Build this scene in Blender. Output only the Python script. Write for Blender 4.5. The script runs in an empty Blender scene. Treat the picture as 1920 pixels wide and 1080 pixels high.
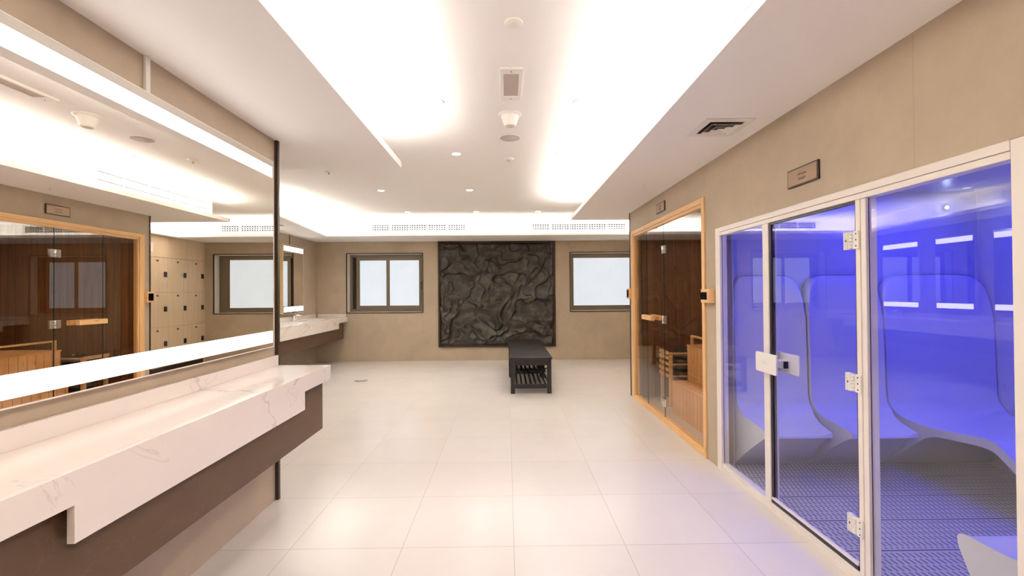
import bpy, bmesh, math, random
from mathutils import Vector, Matrix, noise

S = bpy.context.scene
COL = S.collection
PI = math.pi

# ------------------------------------------------------------------ camera
cam_d = bpy.data.cameras.new('camera')
cam = bpy.data.objects.new('camera', cam_d)
COL.objects.link(cam)
cam_d.sensor_fit = 'HORIZONTAL'
cam_d.sensor_width = 36.0
cam_d.lens = 36.0 * 841.8 / 1920.0
cam_d.clip_start = 0.02
CAM_H = 1.3704
cam.location = (0, 0, CAM_H)
yaw, pitch, roll = 0.0113, 0.0087, 0.0072
cam.rotation_euler = (Matrix.Rotation(-yaw, 3, 'Z') @ Matrix.Rotation(PI/2 + pitch, 3, 'X') @ Matrix.Rotation(-roll, 3, 'Z')).to_euler()
S.camera = cam

# ------------------------------------------------------------------ render look
S.view_settings.view_transform = 'Standard'
S.view_settings.look = 'None'
S.view_settings.gamma = 1.0
S.view_settings.use_curve_mapping = False
S.view_settings.exposure = 0.46
try:
    S.cycles.use_denoising = True
    S.cycles.max_bounces = 14
    S.cycles.diffuse_bounces = 6
    S.cycles.glossy_bounces = 6
    S.cycles.transmission_bounces = 6
    S.cycles.transparent_max_bounces = 16
    S.cycles.caustics_reflective = False
    S.cycles.sample_clamp_indirect = 6.0
except Exception:
    pass

w = bpy.data.worlds.new('world'); S.world = w
w.use_nodes = True
w.node_tree.nodes['Background'].inputs[0].default_value = (0.9, 0.95, 1.0, 1)
w.node_tree.nodes['Background'].inputs[1].default_value = 0.3

# ------------------------------------------------------------------ lights
WARM = (1.0, 0.975, 0.93)
def area(name, loc, rot, sx, sy, power, col=WARM, spread=PI):
    d = bpy.data.lights.new(name, 'AREA'); d.shape = 'RECTANGLE'
    d.size = sx; d.size_y = sy; d.energy = power; d.color = col; d.spread = spread
    o = bpy.data.objects.new(name, d); COL.objects.link(o)
    o.location = loc; o.rotation_euler = rot
    return o
UP = (PI, 0, 0)
def up_tilt(dx, dy):
    return Vector((dx, dy, 1)).to_track_quat('-Z', 'Y').to_euler()
COVE = 13.0   # watts per metre of cove strip
def cove(name, x, y0, y1, k=1.0):
    area(name, (x, (y0+y1)/2, 2.425), UP, 0.03, y1-y0, COVE*k*(y1-y0))
cove('cove_light_right', 1.00, -1.4, 6.2)
cove('cove_light_left', -0.935, -1.4, 3.45)
cove('cove_light_lockers', 2.955, 6.1, 8.1)
def cove_x(name, y, x0, x1, k=1.0):
    area(name, ((x0+x1)/2, y, 2.425), UP, x1-x0, 0.03, COVE*k*(x1-x0))
cove_x('cove_light_back', 8.18, -3.2, 2.9)
cl = area('cove_light_vanity', (-3.09, 6.0, 2.425), (PI, 0, 0), 0.03, 4.3, COVE*4.3)
cl.rotation_euler = (PI, 0, -0.109)

DOWN = [(-0.47, 3.08), (0.515, 3.08), (-0.47, 4.24), (0.515, 4.24),
        (-2.70, 5.75), (-1.60, 5.75), (-0.47, 5.75), (0.515, 5.75),
        (-2.72, 7.29), (-1.60, 7.29), (-0.49, 7.29), (0.515, 7.29),
        (-0.47, 1.5), (0.515, 1.5), (-0.47, -0.2), (0.515, -0.2), (-0.47, -1.3), (0.515, -1.3)]  # last row: unseen beams without fittings, added for floor light and ceiling bounce
for i, (x, y) in enumerate(DOWN):
    d = bpy.data.lights.new('downlight_or_fill_beam', 'SPOT')
    d.energy = 7 if i < 2 else 14 if i < 4 else 17 if i < 12 else (5 if i < 14 else 17); d.spot_size = 2.5; d.spot_blend = 1.0; d.shadow_soft_size = 0.035; d.color = (1.0, 0.975, 0.93)
    o = bpy.data.objects.new('downlight_or_fill_beam', d); COL.objects.link(o); o.location = (x, y, 2.655)
BLUE = (0.04, 0.045, 1.0)
area('steam_light_overhead', (3.0, 1.9, 2.13), (0, 0, 0), 1.0, 2.9, 36, BLUE)
area('sauna_fill_light', (2.5, 4.6, 2.2), (0, 0, 0), 0.3, 0.3, 6, (1.0, 0.80, 0.56))  # added lamp with no visible fitting, brightens the sauna interior

# ------------------------------------------------------------------ helpers
class MB:
    def __init__(self): self.v = []; self.f = []; self.sm = []
    def add(self, vs, fs, smooth=False):
        n = len(self.v); self.v += [tuple(p) for p in vs]
        self.f += [tuple(i+n for i in f) for f in fs]; self.sm += [smooth]*len(fs)
        return self
    def box(self, x0, x1, y0, y1, z0, z1):
        x0, x1 = sorted((x0, x1)); y0, y1 = sorted((y0, y1)); z0, z1 = sorted((z0, z1))
        v = [(x0,y0,z0),(x1,y0,z0),(x1,y1,z0),(x0,y1,z0),(x0,y0,z1),(x1,y0,z1),(x1,y1,z1),(x0,y1,z1)]
        return self.add(v, [(0,3,2,1),(4,5,6,7),(0,1,5,4),(1,2,6,5),(2,3,7,6),(3,0,4,7)])
    def prism(self, pts, a, b, axis='x', smooth=False):
        # pts polygon in the other two axes, extruded from a to b
        def P(t, p):
            if axis == 'x': return (t, p[0], p[1])
            if axis == 'y': return (p[0], t, p[1])
            return (p[0], p[1], t)
        n = len(pts)
        v = [P(a, p) for p in pts] + [P(b, p) for p in pts]
        f = [(i, (i+1) % n, (i+1) % n + n, i+n) for i in range(n)]
        self.add(v, f, smooth)
        m = len(self.v) - 2*n
        self.f += [tuple(m+i for i in reversed(range(n))), tuple(m+n+i for i in range(n))]; self.sm += [False, False]
        return self
    def lathe(self, c, prof, n=24, axis='z', smooth=True):
        # prof [(r, h)] revolved about axis through c
        v = []; f = []
        for r, h in prof:
            for k in range(n):
                a = 2*PI*k/n; p = (r*math.cos(a), r*math.sin(a), h)
                if axis == 'x': p = (h, p[0], p[1])
                if axis == 'y': p = (p[0], h, p[1])
                v.append((c[0]+p[0], c[1]+p[1], c[2]+p[2]))
        for i in range(len(prof)-1):
            for k in range(n):
                f.append((i*n+k, i*n+(k+1) % n, (i+1)*n+(k+1) % n, (i+1)*n+k))
        self.add(v, f, smooth)
        m = len(self.v) - len(v)
        if prof[0][0] > 1e-6: self.f.append(tuple(m+k for k in reversed(range(n)))); self.sm.append(False)
        if prof[-1][0] > 1e-6: self.f.append(tuple(m+(len(prof)-1)*n+k for k in range(n))); self.sm.append(False)
        return self
    def tube(self, pts, r, n=10):
        v = []; f = []; P = [Vector(p) for p in pts]
        for i, p in enumerate(P):
            t = (P[min(i+1, len(P)-1)] - P[max(i-1, 0)]).normalized()
            a = Vector((0, 0, 1)) if abs(t.z) < .9 else Vector((1, 0, 0))
            u = t.cross(a).normalized(); q = t.cross(u)
            for k in range(n):
                an = 2*PI*k/n; v.append(p + r*(math.cos(an)*u + math.sin(an)*q))
        for i in range(len(P)-1):
            for k in range(n): f.append((i*n+k, i*n+(k+1) % n, (i+1)*n+(k+1) % n, (i+1)*n+k))
        self.add(v, f, True)
        m = len(self.v) - len(v)
        self.f += [tuple(m+k for k in reversed(range(n))), tuple(m+(len(P)-1)*n+k for k in range(n))]; self.sm += [False, False]
        return self
    def build(self, name, mat, parent=None, loc=None, bev=0.0, seg=2):
        L = Vector(loc) if loc is not None else (parent.matrix_world.translation.copy() if parent and parent.get('_l') is None else Vector(parent['_l']) if parent else Vector((0, 0, 0)))
        me = bpy.data.meshes.new(name)
        me.from_pydata([Vector(p)-L for p in self.v], [], self.f)
        me.polygons.foreach_set('use_smooth', self.sm)
        bm = bmesh.new(); bm.from_mesh(me); bmesh.ops.recalc_face_normals(bm, faces=bm.faces); bm.to_mesh(me); bm.free()
        me.materials.append(mat)
        o = bpy.data.objects.new(name, me); COL.objects.link(o)
        if parent: o.parent = parent
        else: o.location = L
        o_l[o.name] = tuple(L)
        if bev:
            m = o.modifiers.new('edge', 'BEVEL'); m.width = bev; m.segments = seg; m.limit_method = 'ANGLE'; m.angle_limit = 0.7
        return o
o_l = {}
def part(name, mb, mat, parent, bev=0.0, seg=2, label=None):
    L = o_l[parent.name]
    o = mb.build(name, mat, parent, loc=L, bev=bev, seg=seg)
    if label: o['label'] = label
    return o
def thing(name, label, cat, loc, group=None):
    o = bpy.data.objects.new(name, None); COL.objects.link(o)
    o.location = loc; o.empty_display_size = .05
    o_l[o.name] = tuple(loc)
    o['label'] = label; o['category'] = cat
    if group: o['group'] = group
    return o
def tag(o, label, cat, group=None):
    o['label'] = label; o['category'] = cat
    if group: o['group'] = group
    return o
def struct(name, mb, mat, parent=None, bev=0.0):
    if parent: return part(name, mb, mat, parent, bev)
    o = mb.build(name, mat, None, loc=(0, 0, 0), bev=bev)
    o['kind'] = 'structure'
    return o
def copy_tree(o, loc, label=None):
    def rec(a, par):
        c = a.copy(); COL.objects.link(c); c.parent = par
        o_l[c.name] = o_l.get(a.name, (0, 0, 0))
        for ch in a.children: rec(ch, c)
        return c
    r = rec(o, None); r.location = loc
    if label: r['label'] = label
    return r
def text_mesh(name, s, size, mat, parent, loc, rot, ext=0.0006):
    cu = bpy.data.curves.new(name, 'FONT'); cu.body = s; cu.size = size; cu.extrude = ext
    cu.align_x = 'CENTER'; cu.align_y = 'CENTER'
    t = bpy.data.objects.new(name+'_tmp', cu)
    me = bpy.data.meshes.new_from_object(t); bpy.data.objects.remove(t)
    M = Matrix.Translation(Vector(loc)-Vector(o_l[parent.name])) @ rot.to_4x4()
    me.transform(M); me.materials.clear(); me.materials.append(mat); me.name = name
    o = bpy.data.objects.new(name, me); COL.objects.link(o); o.parent = parent
    o_l[o.name] = o_l[parent.name]
    return o

# ------------------------------------------------------------------ materials
def srgb(r, g, b):
    f = lambda c: (c/255/12.92) if c/255 <= .04045 else ((c/255+.055)/1.055)**2.4
    return (f(r), f(g), f(b), 1)
class NT:
    def __init__(self, name):
        self.m = bpy.data.materials.new(name); self.m.use_nodes = True
        self.t = self.m.node_tree; self.n = self.t.nodes; self.l = self.t.links
        self.b = self.n['Principled BSDF']
    def node(self, typ, **k):
        o = self.n.new(typ)
        for a, v in k.items(): setattr(o, a, v)
        return o
    def inp(self, sock, val):
        if hasattr(val, 'links') or isinstance(val, bpy.types.NodeSocket): self.l.new(val, sock)
        else: sock.default_value = val
    def math(self, op, a, b=0.0, c=0.0, clamp=False):
        o = self.node('ShaderNodeMath', operation=op, use_clamp=clamp)
        self.inp(o.inputs[0], a); self.inp(o.inputs[1], b)
        if op in ('MULTIPLY_ADD', 'SMOOTH_MIN'): self.inp(o.inputs[2], c)
        return o.outputs[0]
    def pos(self):
        if not hasattr(self, '_p'):
            g = self.node('ShaderNodeNewGeometry'); self._p = g.outputs['Position']
            s = self.node('ShaderNodeSeparateXYZ'); self.l.new(self._p, s.inputs[0]); self._s = s
        return self._p
    def x(self): self.pos(); return self._s.outputs[0]
    def y(self): self.pos(); return self._s.outputs[1]
    def z(self): self.pos(); return self._s.outputs[2]
    def vec(self, a, b, c):
        o = self.node('ShaderNodeCombineXYZ')
        for i, q in enumerate((a, b, c)): self.inp(o.inputs[i], q)
        return o.outputs[0]
    def noise(self, vec, scale, detail=4, rough=.5, dist=0.0):
        o = self.node('ShaderNodeTexNoise'); self.l.new(vec, o.inputs['Vector'])
        o.inputs['Scale'].default_value = scale; o.inputs['Detail'].default_value = detail
        o.inputs['Roughness'].default_value = rough; o.inputs['Distortion'].default_value = dist
        return o.outputs[0]
    def ramp(self, fac, stops):
        o = self.node('ShaderNodeValToRGB'); self.l.new(fac, o.inputs[0])
        e = o.color_ramp.elements
        e[0].position, e[0].color = stops[0]; e[1].position, e[1].color = stops[1]
        for p, c in stops[2:]:
            q = e.new(p); q.color = c
        return o.outputs[0]
    def mix(self, fac, a, b, mode='MIX'):
        o = self.node('ShaderNodeMix', data_type='RGBA', blend_type=mode)
        self.inp(o.inputs[0], fac); self.inp(o.inputs[6], a); self.inp(o.inputs[7], b)
        return o.outputs[2]
    def bump(self, h, strength=.2, dist=.01):
        o = self.node('ShaderNodeBump'); self.l.new(h, o.inputs['Height'])
        o.inputs['Strength'].default_value = strength; o.inputs['Distance'].default_value = dist
        self.l.new(o.outputs[0], self.b.inputs['Normal'])
    def set(self, col=None, rough=None, metal=None, spec=None):
        if col is not None: self.inp(self.b.inputs['Base Color'], col)
        if rough is not None: self.inp(self.b.inputs['Roughness'], rough)
        if metal is not None: self.b.inputs['Metallic'].default_value = metal
        if spec is not None: self.b.inputs['Specular IOR Level'].default_value = spec
        return self.m
    def line(self, coord, off, per, wdt):
        # 1 near multiples of per
        t = self.math('DIVIDE', self.math('SUBTRACT', coord, off), per)
        fr = self.math('ABSOLUTE', self.math('SUBTRACT', self.math('FRACT', self.math('ADD', t, 0.5)), 0.5))
        return self.math('LESS_THAN', fr, wdt/per/2)

def plain(name, col, rough=.5, metal=0.0, var=.05, spec=.5):
    t = NT(name)
    n = t.noise(t.pos(), 9, 3)
    c = t.mix(n, tuple(max(0, q*(1-var)) for q in col[:3])+(1,), tuple(min(1, q*(1+var)) for q in col[:3])+(1,))
    return t.set(c, rough, metal, spec)
def emit(name, col, s):
    t = NT(name); t.set((.8, .8, .8, 1), .4)
    t.b.inputs['Emission Color'].default_value = col; t.b.inputs['Emission Strength'].default_value = s
    return t.m

def mk_wall(name, base, axis):
    t = NT(name)
    n1 = t.noise(t.pos(), 1.3, 6, .6, .4); n2 = t.noise(t.pos(), 14, 5, .6)
    n1 = t.math('MULTIPLY_ADD', n1, 2.4, -.7, clamp=True)
    n2 = t.math('MULTIPLY_ADD', n2, 2.2, -.6, clamp=True)
    n3 = t.math('MULTIPLY_ADD', t.noise(t.pos(), 4.5, 8, .7, 1.5), 3.0, -1.0, clamp=True)
    c = t.mix(n1, tuple(q*.88 for q in base[:3])+(1,), tuple(min(1, q*1.12) for q in base[:3])+(1,))
    c = t.mix(t.math('MULTIPLY_ADD', n2, .07, t.math('MULTIPLY', n3, .10)), c, (.26, .21, .16, 1))
    if axis:
        ln = t.line(t.y() if axis == 'y' else t.x(), 1.765, 1.19, .004)
        c = t.mix(t.math('MULTIPLY', ln, .22), c, (.2, .16, .12, 1))
    t.bump(n2, .10, .006)
    return t.set(c, .62 if axis else .42)
WALLC = srgb(180, 163, 140)
M_wall_y = mk_wall('beige_plaster_side', WALLC, 'y')
M_wall_x = mk_wall('beige_plaster_end', WALLC, 'x')
M_wall_l = mk_wall('beige_plaster_vanity', WALLC, None)
M_ceil = plain('white_ceiling_paint', srgb(247, 243, 239), .8, var=.01)

def mk_floor():
    t = NT('cream_floor_tile')
    gx = t.line(t.x(), .028, .6, .0035); gy = t.line(t.y(), 2.43, .6, .0035)
    g = t.math('MAXIMUM', gx, gy)
    ix = t.math('FLOOR', t.math('DIVIDE', t.math('SUBTRACT', t.x(), .028), .6))
    iy = t.math('FLOOR', t.math('DIVIDE', t.math('SUBTRACT', t.y(), 2.43), .6))
    wn = t.node('ShaderNodeTexWhiteNoise', noise_dimensions='2D'); t.l.new(t.vec(ix, iy, 0.0), wn.inputs['Vector'])
    n = t.noise(t.pos(), 3.0, 6, .6, .5)
    f = t.math('MULTIPLY_ADD', wn.outputs[0], .35, t.math('MULTIPLY', n, .65))
    c = t.mix(f, srgb(216, 208, 200), srgb(228, 221, 214))
    n2 = t.noise(t.pos(), 60, 3, .6)
    c = t.mix(t.math('MULTIPLY', n2, .08), c, srgb(170, 150, 130))
    c = t.mix(t.math('MULTIPLY', g, .55), c, srgb(120, 104, 90))
    r = t.math('MULTIPLY_ADD', n, .08, .18)
    r = t.math('MAXIMUM', r, t.math('MULTIPLY', g, .7))
    hh = t.math('MULTIPLY_ADD', g, -1.0, t.math('MULTIPLY', t.noise(t.pos(), 5, 3), .25))
    t.bump(hh, .10, .003)
    return t.set(c, r, spec=.5)
M_floor = mk_floor()

def mk_marble():
    t = NT('white_veined_marble')
    warp = t.noise(t.pos(), 1.6, 5, .6)
    def veins(scale, ofs, wid, det=6):
        v = t.node('ShaderNodeVectorMath', operation='ADD'); t.l.new(t.pos(), v.inputs[0]); v.inputs[1].default_value = (ofs, ofs*.7, ofs*1.3)
        n = t.noise(v.outputs[0], scale, det, .55, 1.1)
        d = t.math('ABSOLUTE', t.math('SUBTRACT', n, .5))
        return t.math('SUBTRACT', 1.0, t.math('DIVIDE', d, wid), clamp=True)
    v1 = t.math('POWER', veins(.62, 3.1, .010), 1.6)
    v2 = t.math('POWER', veins(1.2, 11.7, .007), 2.0)
    msk = t.math('GREATER_THAN', t.noise(t.pos(), 1.2, 2), .47)
    c = t.mix(warp, srgb(222, 211, 202), srgb(234, 225, 217))
    c = t.mix(t.math('MULTIPLY', v1, .42), c, srgb(150, 138, 124))
    c = t.mix(t.math('MULTIPLY', t.math('MULTIPLY', v2, msk), .28), c, srgb(160, 146, 132))
    return t.set(c, .16, spec=.5)
M_marble = mk_marble()
def mk_brown():
    t = NT('brown_stone_panel')
    n = t.noise(t.pos(), 4, 6, .65, .4)
    c = t.mix(n, srgb(74, 54, 38), srgb(90, 67, 49))
    v = t.math('SUBTRACT', 1.0, t.math('DIVIDE', t.math('ABSOLUTE', t.math('SUBTRACT', t.noise(t.pos(), 2.3, 6, .6, .8), .5)), .006), clamp=True)
    c = t.mix(t.math('MULTIPLY', v, .10), c, srgb(150, 122, 98))
    return t.set(c, .42, spec=.25)
M_brown = mk_brown()

def mk_wood(name, a, b, seam_axis=None, per=.09, grain='z', seam=.6, knots=.6, rough=.5, scale=1.0, off=0.0):
    t = NT(name)
    ax = {'x': t.x, 'y': t.y, 'z': t.z}
    if seam_axis:
        idx = t.math('FLOOR', t.math('DIVIDE', t.math('SUBTRACT', ax[seam_axis](), off), per))
    else: idx = t.math('FLOOR', t.math('MULTIPLY', t.x(), .01))
    k = 7.31
    comp = []
    for a_ in 'xyz':
        q = t.math('MULTIPLY', ax[a_](), 1.2*scale if a_ == grain else 16*scale)
        comp.append(t.math('MULTIPLY_ADD', idx, k if a_ == grain else 3.7, q))
    v = t.vec(*comp)
    n = t.noise(v, 1.0, 6, .6, .9)
    wn = t.node('ShaderNodeTexWhiteNoise', noise_dimensions='1D'); t.l.new(idx, wn.inputs['W'])
    f = t.math('MULTIPLY_ADD', wn.outputs[0], .35, t.math('MULTIPLY_ADD', n, 1.7, -.5), clamp=True)
    c = t.mix(f, a, b)
    if knots:
        kc = []
        for a_ in 'xyz': kc.append(t.math('MULTIPLY_ADD', idx, 1.7, t.math('MULTIPLY', ax[a_](), 3.0 if a_ == grain else 9.0)))
        vo = t.node('ShaderNodeTexVoronoi'); t.l.new(t.vec(*kc), vo.inputs['Vector']); vo.inputs['Scale'].default_value = 1.0
        kk = t.math('SUBTRACT', 1.0, t.math('DIVIDE', vo.outputs['Distance'], .13), clamp=True)
        c = t.mix(t.math('MULTIPLY', kk, knots), c, tuple(q*.25 for q in a[:3])+(1,))
    if seam_axis:
        ln = t.line(ax[seam_axis](), off, per, .006)
        c = t.mix(t.math('MULTIPLY', ln, seam), c, tuple(q*.2 for q in a[:3])+(1,))
        t.bump(t.math('MULTIPLY', ln, -1.0), .4, .004)
    return t.set(c, rough)
PA, PB = srgb(212, 164, 108), srgb(236, 196, 144)
M_pine_z = mk_wood('pine_upright', PA, PB, None, grain='z')
M_pine_y = mk_wood('pine_rail', PA, PB, None, grain='y')
M_sa_x = mk_wood('sauna_boards_end', srgb(84, 54, 30), srgb(146, 98, 58), 'x', .095, 'z', .55, .8)
M_sa_y = mk_wood('sauna_boards_side', srgb(84, 54, 30), srgb(146, 98, 58), 'y', .095, 'z', .55, .8)
M_be_y = mk_wood('pine_boards_bench', srgb(214, 158, 104), srgb(238, 190, 138), 'y', .088, 'z', .75, .5)
M_be_x = mk_wood('pine_boards_bench_end', srgb(214, 158, 104), srgb(238, 190, 138), 'x', .088, 'z', .75, .5)
M_seat = mk_wood('pine_seat_slats', srgb(205, 150, 98), srgb(232, 184, 132), 'x', .07, 'y', .8, .4)
M_oak = mk_wood('pale_oak_laminate', srgb(212, 186, 154), srgb(228, 206, 176), None, grain='z', knots=0, scale=1.4)

M_black = plain('black_plastic', srgb(22, 20, 20), .35)
M_screen = plain('dark_display', srgb(14, 10, 12), .12)
M_dark = plain('dark_bronze_trim', srgb(58, 44, 34), .4, .3)
M_bronze = plain('brown_aluminium', srgb(112, 100, 82), .42, .35)
M_reveal = plain('pale_reveal', srgb(226, 220, 210), .5)
M_white_al = plain('white_frame_paint', srgb(238, 230, 222), .35, var=.01)
M_white_pl = plain('white_plastic', srgb(240, 236, 230), .35, var=.01)
M_steam = plain('white_glassfibre', srgb(200, 200, 208), .4, var=.01)
M_steamwall = plain('steam_room_lining', srgb(194, 194, 203), .35, var=.01)
M_grey = plain('grey_speaker_mesh', srgb(196, 184, 174), .8)
M_diff = plain('frosted_diffuser', srgb(188, 172, 162), .5)
M_chrome = plain('chrome', (.8, .8, .8, 1), .12, 1.0, .02)
M_brass = plain('gold_anodised_edge', srgb(232, 212, 150), .35, .4)
M_plaque = plain('plaque_bronze', srgb(150, 124, 102), .35, .3)
M_plaque_text = plain('plaque_lettering', srgb(92, 70, 54), .5)
M_ventdark = plain('vent_painted_shade', srgb(14, 11, 9), .9)  # shade of the vent recess painted near black on a flat backing
M_vent = plain('vent_white', srgb(236, 230, 222), .5)
M_stone = plain('sauna_rock', srgb(58, 54, 52), .8, var=.3)
M_steel = plain('brushed_steel', srgb(120, 116, 112), .35, .8)
M_benchwood = mk_wood('black_brown_stain', srgb(18, 13, 13), srgb(27, 20, 19), None, grain='y', knots=0, rough=.36)
M_beam = emit('led_diffuser_white', (1.0, .96, .91, 1), 4.6)
M_lamp = emit('downlight_glow', (1.0, .95, .88, 1), 5.0)
M_star = emit('blue_led', (.6, .75, 1, 1), 60.0)
def mk_mirror():
    t = NT('silver_mirror'); return t.set((.93, .90, .84, 1), .0, 1.0)
M_mirror = mk_mirror()
def mk_glass(name, tint, ior, refl=(1, 1, 1, 1), rough=0.0):
    t = NT(name)
    n = t.n; out = n['Material Output']
    tr = t.node('ShaderNodeBsdfTransparent'); tr.inputs[0].default_value = tint
    gl = t.node('ShaderNodeBsdfGlossy'); gl.inputs['Color'].default_value = refl; gl.inputs['Roughness'].default_value = rough
    # Schlick reflectance of a thin pane (both faces together), the same from either side
    g = t.node('ShaderNodeNewGeometry'); dp = t.node('ShaderNodeVectorMath', operation='DOT_PRODUCT')
    t.l.new(g.outputs['Normal'], dp.inputs[0]); t.l.new(g.outputs['Incoming'], dp.inputs[1])
    c1 = t.math('SUBTRACT', 1.0, t.math('ABSOLUTE', dp.outputs['Value']), clamp=True)
    f0 = 2*((ior-1)/(ior+1))**2
    fr = t.math('MULTIPLY_ADD', t.math('POWER', c1, 5.0), 1-f0, f0, clamp=True)
    mx = t.node('ShaderNodeMixShader')
    t.l.new(fr, mx.inputs[0]); t.l.new(tr.outputs[0], mx.inputs[1]); t.l.new(gl.outputs[0], mx.inputs[2])
    t.l.new(mx.outputs[0], out.inputs[0]); n.remove(t.b)
    return t.m
M_glass = mk_glass('clear_glass', (.97, .98, 1, 1), 1.55)
M_tint = mk_glass('smoked_bronze_glass', (.86, .80, .70, 1), 1.6)
M_edge = plain('glass_edge', srgb(66, 70, 64), .2)
def mk_pane():
    t = NT('frosted_daylight_pane')
    n = t.noise(t.pos(), 3.0, 5, .6, .5); n2 = t.noise(t.pos(), 40, 3, .6)
    f = t.math('MULTIPLY_ADD', n2, .3, t.math('MULTIPLY', n, .7))
    c = t.mix(f, (.66, .76, .88, 1), (.90, .96, 1.0, 1))
    t.set((.25, .26, .27, 1), .3)
    t.inp(t.b.inputs['Emission Color'], c); t.b.inputs['Emission Strength'].default_value = .57
    t.bump(n2, .3, .004)
    return t.m
M_pane = mk_pane()
def mk_rock():
    t = NT('dark_slate_relief')
    n = t.noise(t.pos(), 7, 8, .65, .6); n2 = t.noise(t.pos(), 34, 5, .7)
    f = t.math('MULTIPLY_ADD', n2, .35, t.math('MULTIPLY', n, .75), clamp=True)
    c = t.ramp(f, [(.34, srgb(18, 15, 11)), (.74, srgb(84, 73, 58)), (.52, srgb(38, 32, 24))])
    t.bump(f, .6, .014)
    return t.set(c, .36)
M_rock = mk_rock()
def mk_grate():
    t = NT('slotted_grey_matting')
    py, px = .052, .030
    row = t.math('FLOOR', t.math('DIVIDE', t.y(), py))
    odd = t.math('MULTIPLY', t.math('MODULO', t.math('ADD', row, 1000.0), 2.0), px/2)
    fy = t.math('FRACT', t.math('DIVIDE', t.y(), py))
    my = t.math('MULTIPLY', t.math('GREATER_THAN', fy, .10), t.math('LESS_THAN', fy, .92))
    fx = t.math('ABSOLUTE', t.math('SUBTRACT', t.math('FRACT', t.math('DIVIDE', t.math('ADD', t.x(), odd), px)), .5))
    mx = t.math('LESS_THAN', fx, .13)
    s = t.math('MULTIPLY', my, mx)
    s = t.math('MULTIPLY', s, t.math('SUBTRACT', 1.0, t.line(t.y(), 3.222, .305, .030)))
    s = t.math('MAXIMUM', s, t.line(t.y(), 3.222, .305, .007))
    c = t.mix(s, srgb(172, 168, 170), srgb(30, 28, 34))
    t.bump(t.math('MULTIPLY', s, -1.0), .6, .008)
    return t.set(c, .5)
M_grate = mk_grate()

# ------------------------------------------------------------------ room shell
XL, XR, YB = -1.549, 1.6256, 9.04
XFL, XLK = -3.8068, 3.0126
SOF, HC = 2.395, 2.68
YN = -1.8
struct('floor', MB().box(XFL-.1, 3.9, YN-.1, YB+.3, -.12, 0), M_floor)
ce = MB().box(XFL-.1, 3.9, YN-.1, YB+.1, HC, HC+.1)
struct('ceiling', ce, M_ceil)
def soffit(name, body, ledge, lips):
    mb = MB()
    mb.prism(body, SOF, HC-.0005, 'z')
    mb.prism(ledge, SOF, SOF+.010, 'z')
    for a, b in lips:                    # thin upstand along each lip edge
        a = Vector(a); b = Vector(b); d = (b-a).normalized(); nrm = Vector((-d.y, d.x))*.014
        q = [tuple(a), tuple(b), tuple(b+nrm), tuple(a+nrm)]
        mb.prism(q, SOF+.009, SOF+.051, 'z')
    o = struct('ceiling', mb, M_ceil); return o
# right soffit, lip faces the middle of the room and wraps its far end
soffit('r', [(1.07, YN), (1.07, 6.28), (XR+.03, 6.28), (XR+.03, YN)],
       [(.924, YN), (.924, 6.44), (XLK-.06, 6.44), (XLK-.06, 6.28), (1.07, 6.28), (1.07, YN)],
       [((.924, 6.44), (.924, YN)), ((2.86, 6.44), (.924, 6.44))])
struct('ceiling', MB().box(XR+.031, XLK, 5.893, 6.28, SOF, HC), M_ceil)
soffit('l', [(-1.00, YN), (XFL+.0, YN), (XFL+.0, 3.52), (-1.00, 3.52)],
       [(-1.00, YN), (-1.00, 3.52), (XFL, 3.52), (XFL, 3.70), (-.86, 3.70), (-.86, YN)],
       [((-.86, YN), (-.86, 3.70)), ((-.86, 3.70), (-2.7, 3.70))])
# far soffit
soffit('b', [(XFL, 8.27), (XLK, 8.27), (XLK, YB), (XFL, YB)],
       [(-3.24, 8.10), (2.88, 8.10), (XLK-.006, 8.2695), (-3.41, 8.2695)],
       [((-3.23, 8.10), (2.88, 8.10))])
# soffit over the second vanity, slightly out of parallel
soffit('v', [(XFL, 3.71), (-2.93, 3.71), (-3.41, 8.269), (XFL, 8.269)],
       [(-2.94, 3.71), (-2.762, 3.71), (-3.24, 8.10), (-3.41, 8.2695)],
       [((-2.762, 3.71), (-3.24, 8.10))])
# ledge over the lockers
soffit('k', [(XLK-.005, 6.45), (XLK+.3, 6.45), (XLK+.3, 8.27), (XLK-.005, 8.27)],
       [(2.88, 6.45), (XLK, 6.45), (XLK, 8.26), (2.88, 8.10)],
       [((2.88, 8.10), (2.88, 6.45))])

struct('wall_left', MB().box(XFL-.1, XL, YN, 3.033, 0, SOF), M_wall_l)
struct('wall_vanity', MB().box(XFL-.1, XFL, 3.033, YB+.1, 0, HC), M_wall_l)
struct('wall_behind', MB().box(XFL-.1, 3.9, YN-.1, YN, 0, HC), M_wall_x)
W1 = (-3.2097, -1.6934, .974, 2.158); W2 = (1.2784, 2.837, .974, 2.158)
mb = MB()
mb.box(XFL-.1, W1[0], YB, YB+.30, 0, HC).box(W1[1], W2[0], YB, YB+.30, 0, HC).box(W2[1], 3.9, YB, YB+.30, 0, HC)
for W in (W1, W2):
    mb.box(W[0], W[1], YB, YB+.30, 0, W[2]).box(W[0], W[1], YB, YB+.30, W[3], HC)
struct('wall_back', mb, M_wall_x)
mb = MB()
X2 = XR+.12
mb.box(XR, X2, YN, 1.34, 0, SOF).box(XR, X2, 1.34, 3.47, 1.85, SOF).box(XR, X2, 3.47, 3.645, 0, SOF)
mb.box(XR, X2, 3.645, 5.80, 2.14, SOF).box(XR, X2, 5.80, 5.893, 0, SOF)
struct('wall_right', mb, M_wall_y)
struct('wall_sauna_end', MB().box(X2, XLK+.5, 5.80, 5.893, 0, HC), M_wall_x)
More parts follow.
